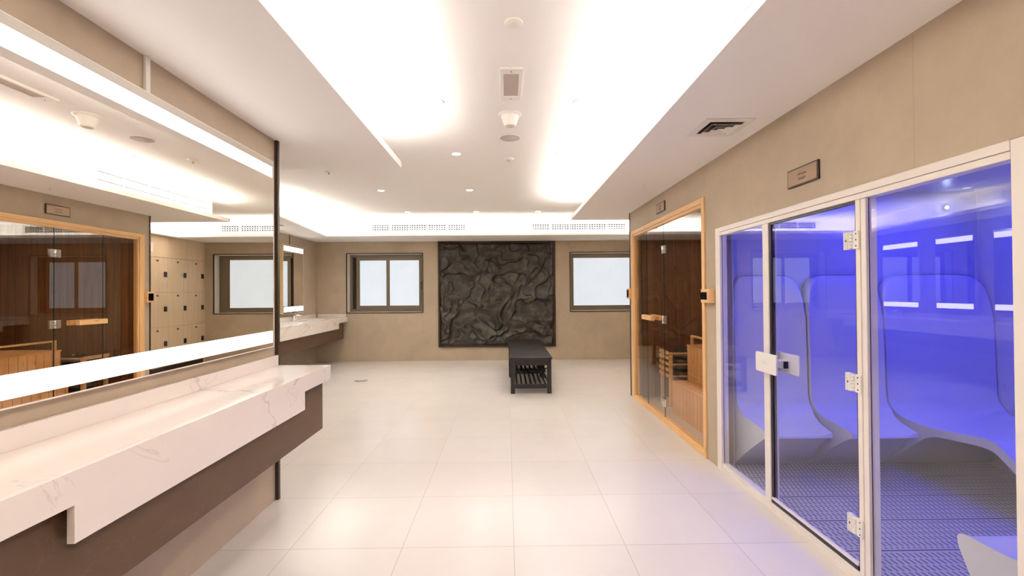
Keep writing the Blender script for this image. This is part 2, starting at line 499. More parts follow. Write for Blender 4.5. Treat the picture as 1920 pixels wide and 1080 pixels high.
struct('wall_locker', MB().box(XLK+.42, XLK+.52, 5.893, YB, 0, HC).box(XLK, XLK+.42, 5.893, 7.098, 0, HC).box(XLK, XLK+.42, 7.098, YB, SOF, HC), M_wall_y)
# bronze corner trims
struct('trim_1', MB().box(XL-.002, XL+.022, 3.012, 3.036, 0, SOF), M_dark)
struct('trim_2', MB().box(XR-.008, XR+.006, 5.885, 5.900, 0, SOF), M_dark)

# ---- steam room shell
SX1, SY0, SY1, SH = 3.78, .2, 3.56, 2.15
mb = MB().box(X2, SX1+.05, SY1, SY1+.05, 0, SH).box(X2, SX1+.05, SY0-.05, SY0, 0, SH).box(SX1, SX1+.05, SY0, SY1, 0, SH)
mb.box(X2, X2+.01, SY0, 1.34, 0, SH).box(X2, X2+.01, 3.46, SY1, 0, SH).box(X2, X2+.01, 1.34, 3.46, 1.86, SH)
struct('wall_steam_room', mb, M_steamwall)
struct('ceiling_steam_room', MB().box(X2, SX1+.05, SY0-.05, SY1+.05, SH, SH+.04), M_steamwall)
# ---- sauna shell
UX1, UY0, UY1, UH = 3.45, 3.66, 5.78, 2.28
struct('wall_sauna', MB().box(X2, UX1, UY1, UY1+.018, 0, UH).box(X2, UX1, UY0-.018, UY0, 0, UH), M_sa_x)
struct('wall_sauna_rear', MB().box(UX1, UX1+.03, UY0-.018, UY1+.018, 0, UH).box(X2, X2+.01, UY0, UY1, 2.14, UH), M_sa_y)
struct('ceiling_sauna', MB().box(X2, UX1+.03, UY0-.018, UY1+.018, UH, UH+.03), M_sa_x)

# ------------------------------------------------------------------ windows
def window(name, W, two):
    x0, x1, z0, z1 = W
    fr = MB()
    # outer dark lip, flush with the wall
    for a in ((x0-.012, x0+.006, z0-.012, z1+.012), (x1-.006, x1+.012, z0-.012, z1+.012)):
        fr.box(a[0], a[1], YB-.012, YB+.01, a[2], a[3])
    fr.box(x0, x1, YB-.012, YB+.01, z0-.012, z0+.006).box(x0, x1, YB-.012, YB+.01, z1-.006, z1+.012)
    root = struct(name, fr, M_dark, bev=.001)
    rv = MB().box(x0, x0+.012, YB+.01, YB+.18, z0+.006, z1-.006).box(x1-.012, x1, YB+.01, YB+.18, z0+.006, z1-.006)
    rv.box(x0, x1, YB+.01, YB+.18, z0, z0+.012).box(x0, x1, YB+.01, YB+.18, z1-.012, z1)
    part('window_reveal', rv, M_reveal, root)
    f = MB(); y0, y1 = YB+.15, YB+.24
    t = .05
    f.box(x0+.012, x0+.012+t, y0, y1, z0+.012, z1-.012).box(x1-.012-t, x1-.012, y0, y1, z0+.012, z1-.012)
    f.box(x0+.012+t, x1-.012-t, y0, y1, z0+.012, z0+.012+t).box(x0+.012+t, x1-.012-t, y0, y1, z1-.012-t, z1-.012)
    part('window_frame', f, M_bronze, root, bev=.003)
    def sash(a, b, yy, tt=.07):
        s = MB(); c, d = z0+.055, z1-.055
        s.box(a, a+tt, yy, yy+.035, c, d).box(b-tt, b, yy, yy+.035, c, d)
        s.box(a+tt, b-tt, yy, yy+.035, c, c+tt+.01).box(a+tt, b-tt, yy, yy+.035, d-tt, d)
        sh = part('sash', s, M_bronze, root, bev=.003)
        part('pane', MB().box(a+tt-.003, b-tt+.003, yy+.012, yy+.020, c+tt, d-tt+.003), M_pane, sh)
        return sh
    if two:
        sash(x0+.13, -2.375, YB+.185); sh = sash(-2.46, x1-.03, YB+.145)
        part('latch', MB().box(x1-.062, x1-.038, YB+.125, YB+.147, 1.44, 1.50).box(x1-.062, x1-.038, YB+.125, YB+.147, 1.515, 1.60), M_black, sh, bev=.004)
    else:
        sash(x0+.045, x1-.17, YB+.16, .045)
        part('jamb_panel', MB().box(x1-.17, x1-.06, YB+.16, YB+.19, z0+.06, z1-.06), M_bronze, root, bev=.003)
    part('backing', MB().box(x0-.02, x1+.02, YB+.25, YB+.26, z0-.02, z1+.02), M_dark, root)
window('window_1', W1, True)
window('window_2', W2, False)

# ------------------------------------------------------------------ illuminated mirrors
def led_mirror(label, wallx, y0, y1, z0, z1, depth, strips, cord_y=None, group=None, brass=True, ym=None, marg=.03):
    r = thing('illuminated_mirror', label, 'mirror', (wallx, (y0+y1)/2, z0), group)
    xf = wallx+depth
    part('mirror_housing', MB().box(wallx, xf-.005, y0+.004, y1-.004, z0+.004, z1-.004), M_brass if brass else M_white_al, r, bev=.002)
    rim = MB(); t = .005
    rim.box(xf-.006, xf+.001, y0, y0+t, z0, z1).box(xf-.006, xf+.001, y1-t, y1, z0, z1)
    rim.box(xf-.006, xf+.001, y0+t, y1-t, z0, z0+t).box(xf-.006, xf+.001, y0+t, y1-t, z1-t, z1)
    part('mirror_rim', rim, M_white_al, r)
    part('mirror_glass', MB().box(xf-.005, xf, y0+t, y1-t, z0+t, z1-t), M_mirror, r)
    for a, b in strips:
        s = MB().box(xf-.002, xf+.0015, y0+marg, y1-marg*.6, a, b)
        part('led_strip', s, M_beam, r, label='glowing white light strip')
    if cord_y:
        o = part('cable_cover', MB().box(wallx, wallx+.014, cord_y-(.006 if brass else .012), cord_y+(.006 if brass else .012), z1, SOF-.001), M_white_pl if not brass else M_bronze, r, bev=.002)
    return r
led_mirror('long illuminated mirror above the near marble vanity counter', XL, .94, 2.925, 1.027, 2.226, .039, [(2.119, 2.186), (1.057, 1.131)], 1.94, None, False)
mg = 'illuminated mirrors above the far vanity'
led_mirror('narrow illuminated mirror nearest the far window, gold side edge', XFL, 7.56, 8.31, 1.02, 2.21, .06, [(2.098, 2.180), (1.058, 1.140)], 7.90, mg)
MY = [(6.64, 7.26), (5.72, 6.34)]
led_mirror('narrow illuminated mirror second from the back wall, seen in steam room glass', XFL, 6.65, 7.28, 1.02, 2.21, .06, [(2.098, 2.180), (1.058, 1.140)], 6.95, mg)
led_mirror('narrow illuminated mirror third from the back wall, at edge of steam room glass', XFL, 5.72, 6.40, 1.02, 2.21, .06, [(2.098, 2.180), (1.058, 1.140)], 6.05, mg)

# ------------------------------------------------------------------ vanity counters
def vanity(label, wx, fx, y0, y1, top, sink=None, backs=True, n=.38):
    wx += .003
    r = thing('vanity_counter', label, 'vanity', (wx, (y0+y1)/2, .478))
    th = .022; t2 = top-.095; t3 = top-.20
    # marble: slab + stepped apron in one L-section
    if sink:
        sx0, sx1, sy0, sy1 = sink
        sl = MB().box(wx, sx0, y0, y1, top-th, top).box(sx1, fx-th, y0, y1, top-th, top).box(sx0, sx1, y0, sy0, top-th, top).box(sx0, sx1, sy1, y1, top-th, top)
    else:
        sl = MB().box(wx+.001, fx-th, y0, y1, top-th, top)
    part('countertop', sl, M_marble, r)
    ap = MB().prism([(y0, top), (y1, top), (y1, t2), (y1-n, t2), (y1-n, t3), (y0+n, t3), (y0+n, t2), (y0, t2)], fx-th, fx, 'x')
    part('apron', ap, M_marble, r, bev=.0015)
    part('end_apron', MB().box(wx+.001, fx-th, y1-th, y1, t2, top-th), M_marble, r)
    part('end_apron', MB().box(wx+.001, fx-th, y0, y0+th, t2, top-th), M_marble, r)
    if backs:
        part('backsplash', MB().box(wx, wx+.02, y0+.02, y1+.001, top, top+.068), M_marble, r, bev=.0015)
    pb = top-.415
    p = MB().box(wx+.004, fx-.045, y0+.03, y1-.022, pb, t2-.001)
    p.box(wx+.004, fx-.05, y0+.05, y1-.05, t2-.001, top-th-.001) if not sink else p
    part('support_panel', p, M_brown, r, bev=.002)
    return r
vanity('long white marble vanity counter under the near long mirror', XL, -1.18, .86, 3.014, .893)
v2 = vanity('white marble vanity counter with basin in far left corner', XFL, -3.19, 4.1, 8.94, .893, sink=(-3.66, -3.32, 7.60, 8.26), backs=False)
part('backsplash', MB().box(XFL+.003, XFL+.02, 4.12, 8.94, .893, .963), M_marble, v2, bev=.0015)
part('end_filler', MB().box(XFL+.003, -3.20, 8.94, YB-.003, .798, .892), M_marble, v2)
bs = MB()
bs.box(-3.66, -3.65, 7.60, 8.26, .76, .892).box(-3.33, -3.32, 7.60, 8.26, .76, .892).box(-3.66, -3.32, 7.60, 7.61, .76, .892).box(-3.66, -3.32, 8.25, 8.26, .76, .892).box(-3.65, -3.33, 7.61, 8.25, .755, .765)
part('side_backsplash', MB().box(XFL+.022, -3.23, YB-.022, YB-.003, .893, .955), M_marble, v2, bev=.0015)
part('basin', bs, M_white_pl, v2)
def faucet(y, label):
    r = thing('basin_tap', label, 'tap', (-3.75, y, .8935))
    part('tap_body', MB().lathe((-3.745, y, .8935), [(.026, 0), (.026, .008), (.018, .012), (.017, .08), (.014, .085), (0.001, .086)], 16), M_chrome, r)
    part('spout', MB().tube([(-3.745, y, .955), (-3.72, y, .982), (-3.66, y, .988), (-3.60, y, .975), (-3.585, y, .955)], .011), M_chrome, r)
    part('tap_lever', MB().box(-3.747, -3.741, y-.004, y+.004, .978, 1.001).box(-3.75, -3.70, y-.006, y+.006, 1.000, 1.010), M_chrome, r, bev=.002)
faucet(7.93, 'chrome basin tap on the far vanity counter below its mirror')
# ------------------------------------------------------------------ ceiling fittings
for i, (x, y) in enumerate(DOWN[:12]):
    if i == 0:
        r = thing('ceiling_downlight', 'x', 'ceiling light', (x, y, HC), 'round recessed downlights in the white ceiling')
        ring = MB().lathe((x, y, HC), [(.040, -.001), (.047, -.001), (.047, -.003), (.044, -.004), (.041, -.004), (.040, -.001)], 24)
        part('trim_ring', ring, M_white_pl, r)
        part('lamp_face', MB().lathe((x, y, HC), [(.0405, -.001), (.0405, -.0035), (.001, -.004)], 20), M_lamp, r)
        d0 = r
    else:
        r = copy_tree(d0, (x, y, HC))
    side = {-2.70: 'leftmost', -2.72: 'leftmost', -1.60: 'second from left', -.47: 'third from left', -.49: 'third from left', .515: 'rightmost'}[x]
    if i < 4:
        row = 'nearest row, just before the cone sensor' if y < 4 else 'second row, beyond the cone sensor'
        r['label'] = 'glowing ceiling downlight, %s of %s' % ('left' if x < 0 else 'right', row)
    else:
        r['label'] = 'glowing ceiling downlight, %s in %s' % (side, 'the third row, before the far cove' if y < 6.5 else 'the farthest row, beside the far cove')
# emergency light
r = thing('emergency_light', 'white rectangular ceiling light with grey frosted diffuser, unlit', 'ceiling light', (.035, 2.81, HC))
a, b = -.032, .102
fr = MB().box(a, b, 2.60, 2.66, HC-.014, HC).box(a, b, 2.97, 3.03, HC-.014, HC).box(a, a+.02, 2.66, 2.97, HC-.014, HC).box(b-.02, b, 2.66, 2.97, HC-.014, HC)
part('frame', fr, M_white_pl, r, bev=.002)
part('diffuser', MB().box(a+.018, b-.018, 2.658, 2.972, HC-.008, HC-.001), M_diff, r)
part('screw', MB().lathe((.035, 2.63, HC-.0142), [(.004, 0), (.004, -.002)], 10), M_dark, r)
part('screw', MB().lathe((.035, 3.0, HC-.0142), [(.004, 0), (.004, -.002)], 10), M_dark, r)
# round plates / detectors
r = thing('ceiling_disc', 'pale round blank plate on the ceiling, nearest the camera', 'ceiling plate', (.042, 2.17, HC))
part('disc', MB().lathe((.042, 2.17, HC), [(.045, 0), (.045, -.006), (.041, -.009), (.001, -.009)], 32), M_vent, r)
r = thing('cone_sensor', 'white cone shaped sensor hanging from the ceiling', 'sensor', (.031, 3.30, HC))
part('flange', MB().lathe((.031, 3.30, HC), [(.086, 0), (.086, -.006), (.074, -.010), (.001, -.010)], 32), M_white_pl, r)
part('cone', MB().lathe((.031, 3.30, HC), [(.070, -.009), (.064, -.03), (.046, -.080), (.040, -.088), (.030, -.088)], 32), M_white_pl, r)
part('lens', MB().lathe((.031, 3.30, HC), [(.031, -.086), (.031, -.090), (.001, -.093)], 24), M_grey, r)
r = thing('ceiling_speaker', 'flat round grey speaker grille behind the cone sensor', 'speaker', (.034, 3.80, HC))
part('rim', MB().lathe((.034, 3.80, HC), [(.092, 0), (.092, -.005), (.086, -.007), (.084, -.004), (.084, 0)], 36), M_white_pl, r)
part('grille', MB().lathe((.034, 3.80, HC), [(.084, 0), (.084, -.004), (.001, -.006)], 36), M_grey, r)
def sprinkler(x, y, z, label, s=1.0):
    r = thing('fire_sprinkler', label, 'sprinkler', (x, y, z))
    part('escutcheon', MB().lathe((x, y, z), [(.050*s, 0), (.050*s, -.004), (.036*s, -.014*s), (.028*s, -.016*s), (.001, -.016*s)], 24), M_white_pl, r)
    part('deflector', MB().lathe((x, y, z), [(.010*s, -.016*s), (.008*s, -.030*s), (.014*s, -.033*s), (.014*s, -.035*s), (.001, -.036*s)], 12), M_grey, r)
sprinkler(.031, 4.40, HC, 'small round sprinkler beyond the speaker grille')
sprinkler(-1.91, 4.85, HC, 'small sprinkler just past the end of the left ceiling drop', .8)
sprinkler(1.33, 4.32, SOF, 'tiny sprinkler on the right lowered ceiling before the sauna', .45)
r = thing('soffit_speaker', 'round pale speaker plate in lowered ceiling above far vanity', 'speaker', (-3.43, 6.75, SOF))
part('disc', MB().lathe((-3.43, 6.75, SOF), [(.09, 0), (.09, -.005), (.082, -.007), (.001, -.007)], 28), M_grey, r)
# square diffuser
r = thing('air_diffuser', 'square four-way air diffuser in the right lowered ceiling', 'vent', (1.345, 2.80, SOF))
c = (1.345, 2.80)
def sqring(mb, h0, h1, z0, z1):
    mb.box(c[0]-h1, c[0]+h1, c[1]-h1, c[1]-h0, z0, z1).box(c[0]-h1, c[0]+h1, c[1]+h0, c[1]+h1, z0, z1)
    mb.box(c[0]-h1, c[0]-h0, c[1]-h0, c[1]+h0, z0, z1).box(c[0]+h0, c[0]+h1, c[1]-h0, c[1]+h0, z0, z1)
m = MB(); sqring(m, .105, .150, SOF-.006, SOF); part('frame', m, M_vent, r, bev=.002)
part('duct_back', MB().box(c[0]-.106, c[0]+.106, c[1]-.106, c[1]+.106, SOF-.0015, SOF-.0005), M_black, r)
for h in (.102, .064, .030):
    # sloped vane ring: outer edge low, inner edge up
    vs = []
    o_, i_ = h, h-.024
    for q, z in ((o_-.012, SOF-.018), (i_-.006, SOF-.004)):
        vs += [(c[0]-q, c[1]-q, z), (c[0]+q, c[1]-q, z), (c[0]+q, c[1]+q, z), (c[0]-q, c[1]+q, z)]
    for q, z in ((o_-.009, SOF-.018), (i_-.003, SOF-.004)):
        vs += [(c[0]-q, c[1]-q, z), (c[0]+q, c[1]-q, z), (c[0]+q, c[1]+q, z), (c[0]-q, c[1]+q, z)]
    fs = []
    for k in range(4):
        k2 = (k+1) % 4
        fs += [(k, k2, 4+k2, 4+k), (8+k2, 8+k, 12+k, 12+k2), (k2, k, 8+k, 8+k2), (4+k, 4+k2, 12+k2, 12+k)]
    part('vane', MB().add(vs, fs), M_vent, r)
# linear grilles in the risers
def linear_grille(label, p0, p1, z0, z1, nrm, nb=2, fin=.045, bar=.0030):
    p0 = Vector(p0); p1 = Vector(p1); L = (p1-p0).length; d = (p1-p0).normalized()
    nrm = Vector(nrm)
    r = thing('air_vent', label, 'vent', (p0.x, p0.y, z0), 'long slotted air vents in the lit ceiling edge')
    def bx(mb, s0, s1, n0, n1, a, b):
        q = [p0+d*s0+nrm*n0, p0+d*s1+nrm*n0, p0+d*s1+nrm*n1, p0+d*s0+nrm*n1]
        mb.prism([(v.x, v.y) for v in q], a, b, 'z')
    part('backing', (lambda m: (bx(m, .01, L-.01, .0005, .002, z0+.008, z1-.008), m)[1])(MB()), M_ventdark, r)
    m = MB(); bx(m, 0, L, .0, .006, z0, z0+.007); bx(m, 0, L, .0, .006, z1-.007, z1); bx(m, 0, .012, .0, .008, z0, z1); bx(m, L-.012, L, .0, .008, z0, z1)
    for k in range(nb):
        zz = z0+.007+(z1-z0-.014)*(k+1)/(nb+1); bx(m, .011, L-.011, .003, .006, zz-bar, zz+bar)
    nd = max(2, int(L/.33))
    for k in range(1, nd): bx(m, L*k/nd-.006, L*k/nd+.006, .002, .0085, z0, z1)
    if fin:
        nf = int(L/fin)
        for k in range(1, nf): bx(m, L*k/nf-.003, L*k/nf+.003, .002, .004, z0+.006, z1-.006)
    part('grille', m, M_vent, r)
linear_grille('slotted air vent above the left window and dark relief panel', (-2.48, 8.27), (-.755, 8.27), 2.505, 2.625, (0, -1))
linear_grille('slotted air vent right of the dark relief panel, above the right window', (.47, 8.27), (2.20, 8.27), 2.505, 2.625, (0, -1))
linear_grille('slotted air vent in right ceiling edge, reflected in the long mirror', (1.07, 4.50), (1.07, 6.18), 2.515, 2.625, (-1, 0), 6, 0, .0032)
linear_grille('slotted air vent in right ceiling edge, nearest the camera', (1.07, 1.70), (1.07, 3.60), 2.515, 2.625, (-1, 0), 6, 0, .0032)
linear_grille('slotted air vent above the far vanity mirror, left ceiling edge', (-3.106, 5.35), (-3.266, 6.88), 2.53, 2.63, (.994, .104), 3, .06, .0025)

# ------------------------------------------------------------------ wall relief art
r = thing('relief_panel', 'large dark rock textured relief panel between the two windows', 'wall art', (-.20, YB, .269))
px0, px1, pz0, pz1 = -1.38, .977, .269, 2.393
NX, NZ = 260, 236
random.seed(5)
def fbm(x, z, w, o=4):
    v = 0; a = .5; f = 1.0
    for _ in range(o): v += a*noise.noise((x*f, z*f, w+f)); a *= .5; f *= 2.03
    return v
def scallop(t, sharp=.16):
    q = t-math.floor(t)                      # slow ramp up, then a short cliff
    return q/(1-sharp) if q < 1-sharp else (1-q)/sharp
vs = []; fs = []
for j in range(NZ+1):
    for i in range(NX+1):
        x = px0+.03+(px1-px0-.06)*i/NX; z = pz0+.03+(pz1-pz0-.06)*j/NZ
        wx = x+.30*fbm(x*1.6, z*1.6, 1.5, 3); wz = z+.30*fbm(x*1.6, z*1.6, 9.5, 3)
        f1 = 2.1*(wx*.45-wz*.75)+3.4*fbm(wx*1.25, wz*1.25, 3.3, 3)
        f2 = 2.6*(wx*.9+wz*.35)+3.6*fbm(wx*1.5+5, wz*1.5, 7.7, 3)
        h = .046*scallop(f1)+.028*scallop(f2, .12)-.018*abs(fbm(wx*3.5, wz*3.5, 21., 3))+.010*fbm(x*9, z*9, 2.0, 3)
        h += .004
        b = min(i, NX-i, j, NZ-j)/6.0
        h *= min(1.0, .15+b)
        vs.append((x, YB-.012-max(.001, h), z))
for j in range(NZ):
    for i in range(NX):
        a = j*(NX+1)+i; fs.append((a, a+1, a+NX+2, a+NX+1))
rk = part('rock_relief', MB().add(vs, fs, True), M_rock, r)
fm = MB(); t = .035
fm.box(px0, px0+t, YB-.035, YB, pz0, pz1).box(px1-t, px1, YB-.035, YB, pz0, pz1).box(px0+t, px1-t, YB-.035, YB, pz0, pz0+t).box(px0+t, px1-t, YB-.035, YB, pz1-t, pz1)
part('frame', fm, M_dark, r, bev=.003)
part('backboard', MB().box(px0+.01, px1-.01, YB-.01, YB, pz0+.01, pz1-.01), M_dark, r)

# ------------------------------------------------------------------ benches
def bench(x0, x1, y0, y1, label):
    H = .485
    r = thing('slatted_bench', label, 'bench', ((x0+x1)/2, (y0+y1)/2, 0), 'dark wooden benches end to end')
    o = .012; g = .065
    tp = MB(); n = 9; L = y1-y0
    for k in range(n):
        a = y0+L*k/n; tp.box(x0, x1, a+.002, a+L/n-.002, H-.022, H)
    part('seat', tp, M_benchwood, r, bev=.002)
    for sx in (x0+o, x1-o-.058):
        for sy in (y0+o, y1-o-.05):
            part('leg', MB().box(sx, sx+.058, sy, sy+.05, 0, H-.022), M_benchwood, r, bev=.002)
    rails = MB()
    for sy in (y0+o+.008, y1-o-.042):
        rails.box(x0+o+.058, x1-o-.058, sy, sy+.03, H-.105, H-.023)
        rails.box(x0+o+.058, x1-o-.058, sy, sy+.03, .07, .125)
    for sx in (x0+o+.01, x1-o-.035):
        rails.box(sx, sx+.025, y0+o+.05, y1-o-.05, H-.105, H-.023)
        rails.box(sx, sx+.025, y0+o+.05, y1-o-.05, .085, .12)
    part('frame_rail', rails, M_benchwood, r, bev=.002)
    sh = MB(); m = 7; a0, a1 = x0+o+.05, x1-o-.05
    for k in range(m):
        c0 = a0+(a1-a0)*(k+.5)/m; sh.box(c0-.012, c0+.012, y0+o+.02, y1-o-.02, .12, .135)
    part('shelf_slats', sh, M_benchwood, r, bev=.001)
    sh = MB()
    for k in range(m):
        c0 = a0+(a1-a0)*(k+.5)/m; sh.box(c0-.012, c0+.012, y0+o+.02, y1-o-.02, .285, .30)
    sh.box(a0, a1, y0+.35, y0+.38, .27, .285).box(a0, a1, y1-.38, y1-.35, .27, .285)
    sh.box(x0+o+.012, a0, y0+.35, y0+.38, .27, .285).box(a1, x1-o-.012, y0+.35, y0+.38, .27, .285)
    part('upper_shelf_slats', sh, M_benchwood, r, bev=.001)
bench(.030, .603, 6.03, 7.19, 'dark slatted wooden bench, the nearer of two end to end')
bench(.012, .585, 7.22, 8.38, 'dark slatted wooden bench standing behind the nearer bench')

# small scrap on the floor
mb = MB()
random.seed(3)
vs = [(-2.29+random.uniform(-.05, .05)+(k-4)*.012, 7.0+random.uniform(-.04, .04), random.uniform(.002, .03)) for k in range(12)]
mb2 = MB()
for k in range(8):
    x = -2.37+k*.02
    mb2.tube([(x, 6.98+.02*math.sin(k), .006), (x+.03, 7.0+.02*math.cos(k*2), .020+.006*math.sin(k*3)), (x+.05, 7.02, .006)], .0055, 6)
o = mb2.build('floor_scrap', M_diff, None, loc=(-2.29, 7.0, 0)); tag(o, 'small crumpled grey scrap lying on the tiles left of bench', 'scrap')

# ------------------------------------------------------------------ signs
def sign(label, y0, y1, z0, z1, txt, squig):
    r = thing('wall_sign', label, 'sign', (XR, (y0+y1)/2, z0))
    part('back_plate', MB().box(XR-.012, XR, y0, y1, z0, z1), M_dark, r, bev=.001)
    part('face_plate', MB().box(XR-.0135, XR-.011, y0+.008, y1-.008, z0+.008, z1-.008), M_plaque, r)
    R = Matrix(((0, 0, -1), (-1, 0, 0), (0, 1, 0)))
    cy, h = (y0+y1)/2, z1-z0
    text_mesh('lettering', txt, h*.21, M_plaque_text, r, (XR-.0138, cy, z0+h*.33), R)
    q = MB()
    xs = squig
    pts = [(XR-.014, cy+.036-.072*t/10, z0+h*.60+h*.05*math.sin(t*xs)) for t in range(11)]
    q.tube(pts, .0016, 6)
    for dz, t in ((.12, 2), (.13, 5), (-.08, 7)): q.lathe((XR-.014, cy+.036-.072*t/10, z0+h*(.60+dz)), [(.0022, -.001), (.0022, .001)], 8, 'x')
    part('script_line', q, M_plaque_text, r)
sign('brown plaque sign above the steam room door', 2.30, 2.553, 1.946, 2.047, 'STEAM', 1.9)
sign('brown plaque sign above the sauna frame', 4.562, 4.815, 2.195, 2.296, 'SAUNA', 1.4)

# ------------------------------------------------------------------ sauna front
SF0, SF1, SFT = 3.648, 5.797, 2.138
r = thing('sauna_enclosure', 'pine framed bronze glass front of the sauna with hinged door', 'sauna', (XR, 4.72, 0))
xa, xb = XR-.014, XR+.055
part('frame_post', MB().box(xa, xb, SF0, SF0+.052, 0, SFT).box(xa+.010, xb, SF0+.052, SF0+.070, .05, SFT-.07), M_pine_z, r, bev=.003)
part('frame_post', MB().box(xa, xb, SF1-.075, SF1, 0, SFT).box(xa+.010, xb, SF1-.095, SF1-.075, .05, SFT-.07), M_pine_z, r, bev=.003)
part('head_rail', MB().box(xa, xb, SF0+.052, SF1-.075, SFT-.045, SFT).box(xa+.010, xb, SF0+.052, SF1-.075, SFT-.075, SFT-.045), M_pine_y, r, bev=.003)
part('sill', MB().box(xa, xb, SF0+.052, SF1-.075, 0, .040).box(xa+.012, xb, SF0+.052, SF1-.075, .040, .055), M_pine_y, r, bev=.003)
gx = XR+.012
g0, g1, g2, g3 = SF0+.068, 4.67, 5.23, SF1-.093
def pane(y0, y1, nm, z0=.054, z1=SFT-.074, mat=M_tint, x=None, par=None, edge=True):
    x = gx if x is None else x; par = par or r
    # one visible face: thin glass sheet with its edges polished
    g = part(nm, MB().add([(x, y0, z0), (x, y1, z0), (x, y1, z1), (x, y0, z1)], [(0, 1, 2, 3)]), mat, par)
    if edge:
        part('glass_edge', MB().box(x, x+.008, y0, y0+.0015, z0, z1).box(x, x+.008, y1-.0015, y1, z0, z1), M_edge, g)
    return g
pane(g0, g1-.003, 'glass_panel'); dr = pane(g1+.003, g2-.003, 'glass_door'); pane(g2+.003, g3, 'glass_panel')
for z in (1.80, 1.07, .21):
    m = MB().box(gx-.012, gx+.018, g1-.050, g1-.004, z-.042, z+.042).box(gx-.012, gx+.018, g1+.004, g1+.062, z-.042, z+.042)
    m.lathe((gx-.014, g1, z-.04), [(.007, 0), (.007, .08)], 12)
    part('hinge', m, M_chrome, dr, bev=.003)
hm = MB().box(gx-.075, gx-.030, 4.87, 5.21, 1.045, 1.098)
hm.box(gx-.031, gx-.001, 4.92, 4.95, 1.055, 1.088).box(gx-.031, gx-.001, 5.12, 5.15, 1.055, 1.088)
part('door_handle', hm, M_pine_y, dr, bev=.004)
part('inner_handle', MB().box(gx+.03, gx+.07, 4.87, 5.21, 1.045, 1.098).box(gx, gx+.03, 4.92, 4.95, 1.055, 1.088).box(gx, gx+.03, 5.12, 5.15, 1.055, 1.088), M_pine_y, dr, bev=.004)

# controllers
def controller(label, y0, y1, z0, z1, sy0, sy1, sz0, sz1, x=XR, xf=None):
    r = thing('control_box', label, 'control panel', (x, (y0+y1)/2, z0))
    xf = xf or x-.045
    part('housing', MB().box(xf, x, y0, y1, z0, z1), M_pine_y, r, bev=.003)
    part('display', MB().box(xf-.004, xf+.002, sy0, sy1, sz0, sz1), M_screen, r, bev=.001)
controller('pine control box with black display between sauna and steam room', 3.495, 3.647, 1.272, 1.382, 3.535, 3.646, 1.297, 1.358)
controller('pine control box with black display at the far sauna corner', 5.799, 5.915, 1.268, 1.404, 5.815, 5.895, 1.29, 1.385)

# sauna interior
bn = thing('sauna_bench', 'low pine bench with boarded front inside the sauna', 'bench', (1.97, 4.3, 0))
part('front_boards', MB().box(1.86, 1.88, UY0+.005, 5.05, 0, .34), M_be_y, bn)
part('end_boards', MB().box(1.88, 2.085, 5.03, 5.05, 0, .34), M_be_x, bn)
part('seat', MB().box(1.855, 2.085, UY0+.005, 5.055, .341, .357), M_seat, bn, bev=.002)
bn = thing('sauna_bench', 'high pine bench with boarded front and rail inside sauna', 'bench', (2.6, 4.3, 0))
part('front_boards', MB().box(2.09, 2.11, UY0+.005, 5.20, 0, .725), M_be_y, bn)
part('end_boards', MB().box(2.11, UX1-.02, 5.18, 5.20, 0, .725), M_be_x, bn)
part('seat', MB().box(2.085, UX1-.005, UY0+.005, 5.205, .726, .745), M_seat, bn, bev=.002)
part('guard_rail', MB().box(2.125, 2.15, UY0+.01, 5.19, .835, .855).box(2.125, 2.15, 5.16, 5.19, .746, .835), M_pine_y, bn, bev=.002)
# heater
h = thing('sauna_heater', 'dark sauna heater with stones behind a pine guard', 'heater', (2.12, 5.455, 0))
hx, hy = 2.12, 5.455
part('heater_body', MB().lathe((hx, hy, 0), [(.12, .06), (.14, .08), (.14, .60), (.13, .61), (.13, .57)], 28), M_steel, h)
m = MB()
for z in (.16, .24, .32, .40, .48, .55): m.lathe((hx, hy, z), [(.1405, 0), (.146, .01), (.146, .03), (.1405, .04)], 28)
part('heater_bands', m, M_black, h)
for (gx_, gy_) in ((1.935, 5.31), (1.935, 5.60), (2.31, 5.31), (2.31, 5.60)): part('guard_post', MB().box(gx_-.018, gx_+.018, gy_-.018, gy_+.018, 0, .64), M_pine_z, h, bev=.002)
for z in (.36, .43, .50, .57, .63):
    part('guard_slat', MB().box(1.903, 1.916, 5.29, 5.62, z-.019, z+.019), M_pine_y, h)
    if z in (.36, .50, .63): part('guard_slat', MB().box(1.903, 2.33, 5.278, 5.290, z-.010, z+.010), M_pine_y, h)
random.seed(8)
st = MB()
for k in range(34):
    a = random.uniform(0, 2*PI); rr = .105*math.sqrt(random.random()); R = random.uniform(.026, .042)
    cx, cy, cz = hx+rr*math.cos(a), hy+rr*math.sin(a), .60+random.uniform(0, .05)*(1-rr/.16)
    st.lathe((cx, cy, cz), [(.001, -R*.8), (R*.7, -R*.55), (R*random.uniform(.9, 1.1), 0), (R*.65, R*.6), (.001, R*.8)], 7)
part('stones', st, M_stone, h)['kind'] = 'stuff'

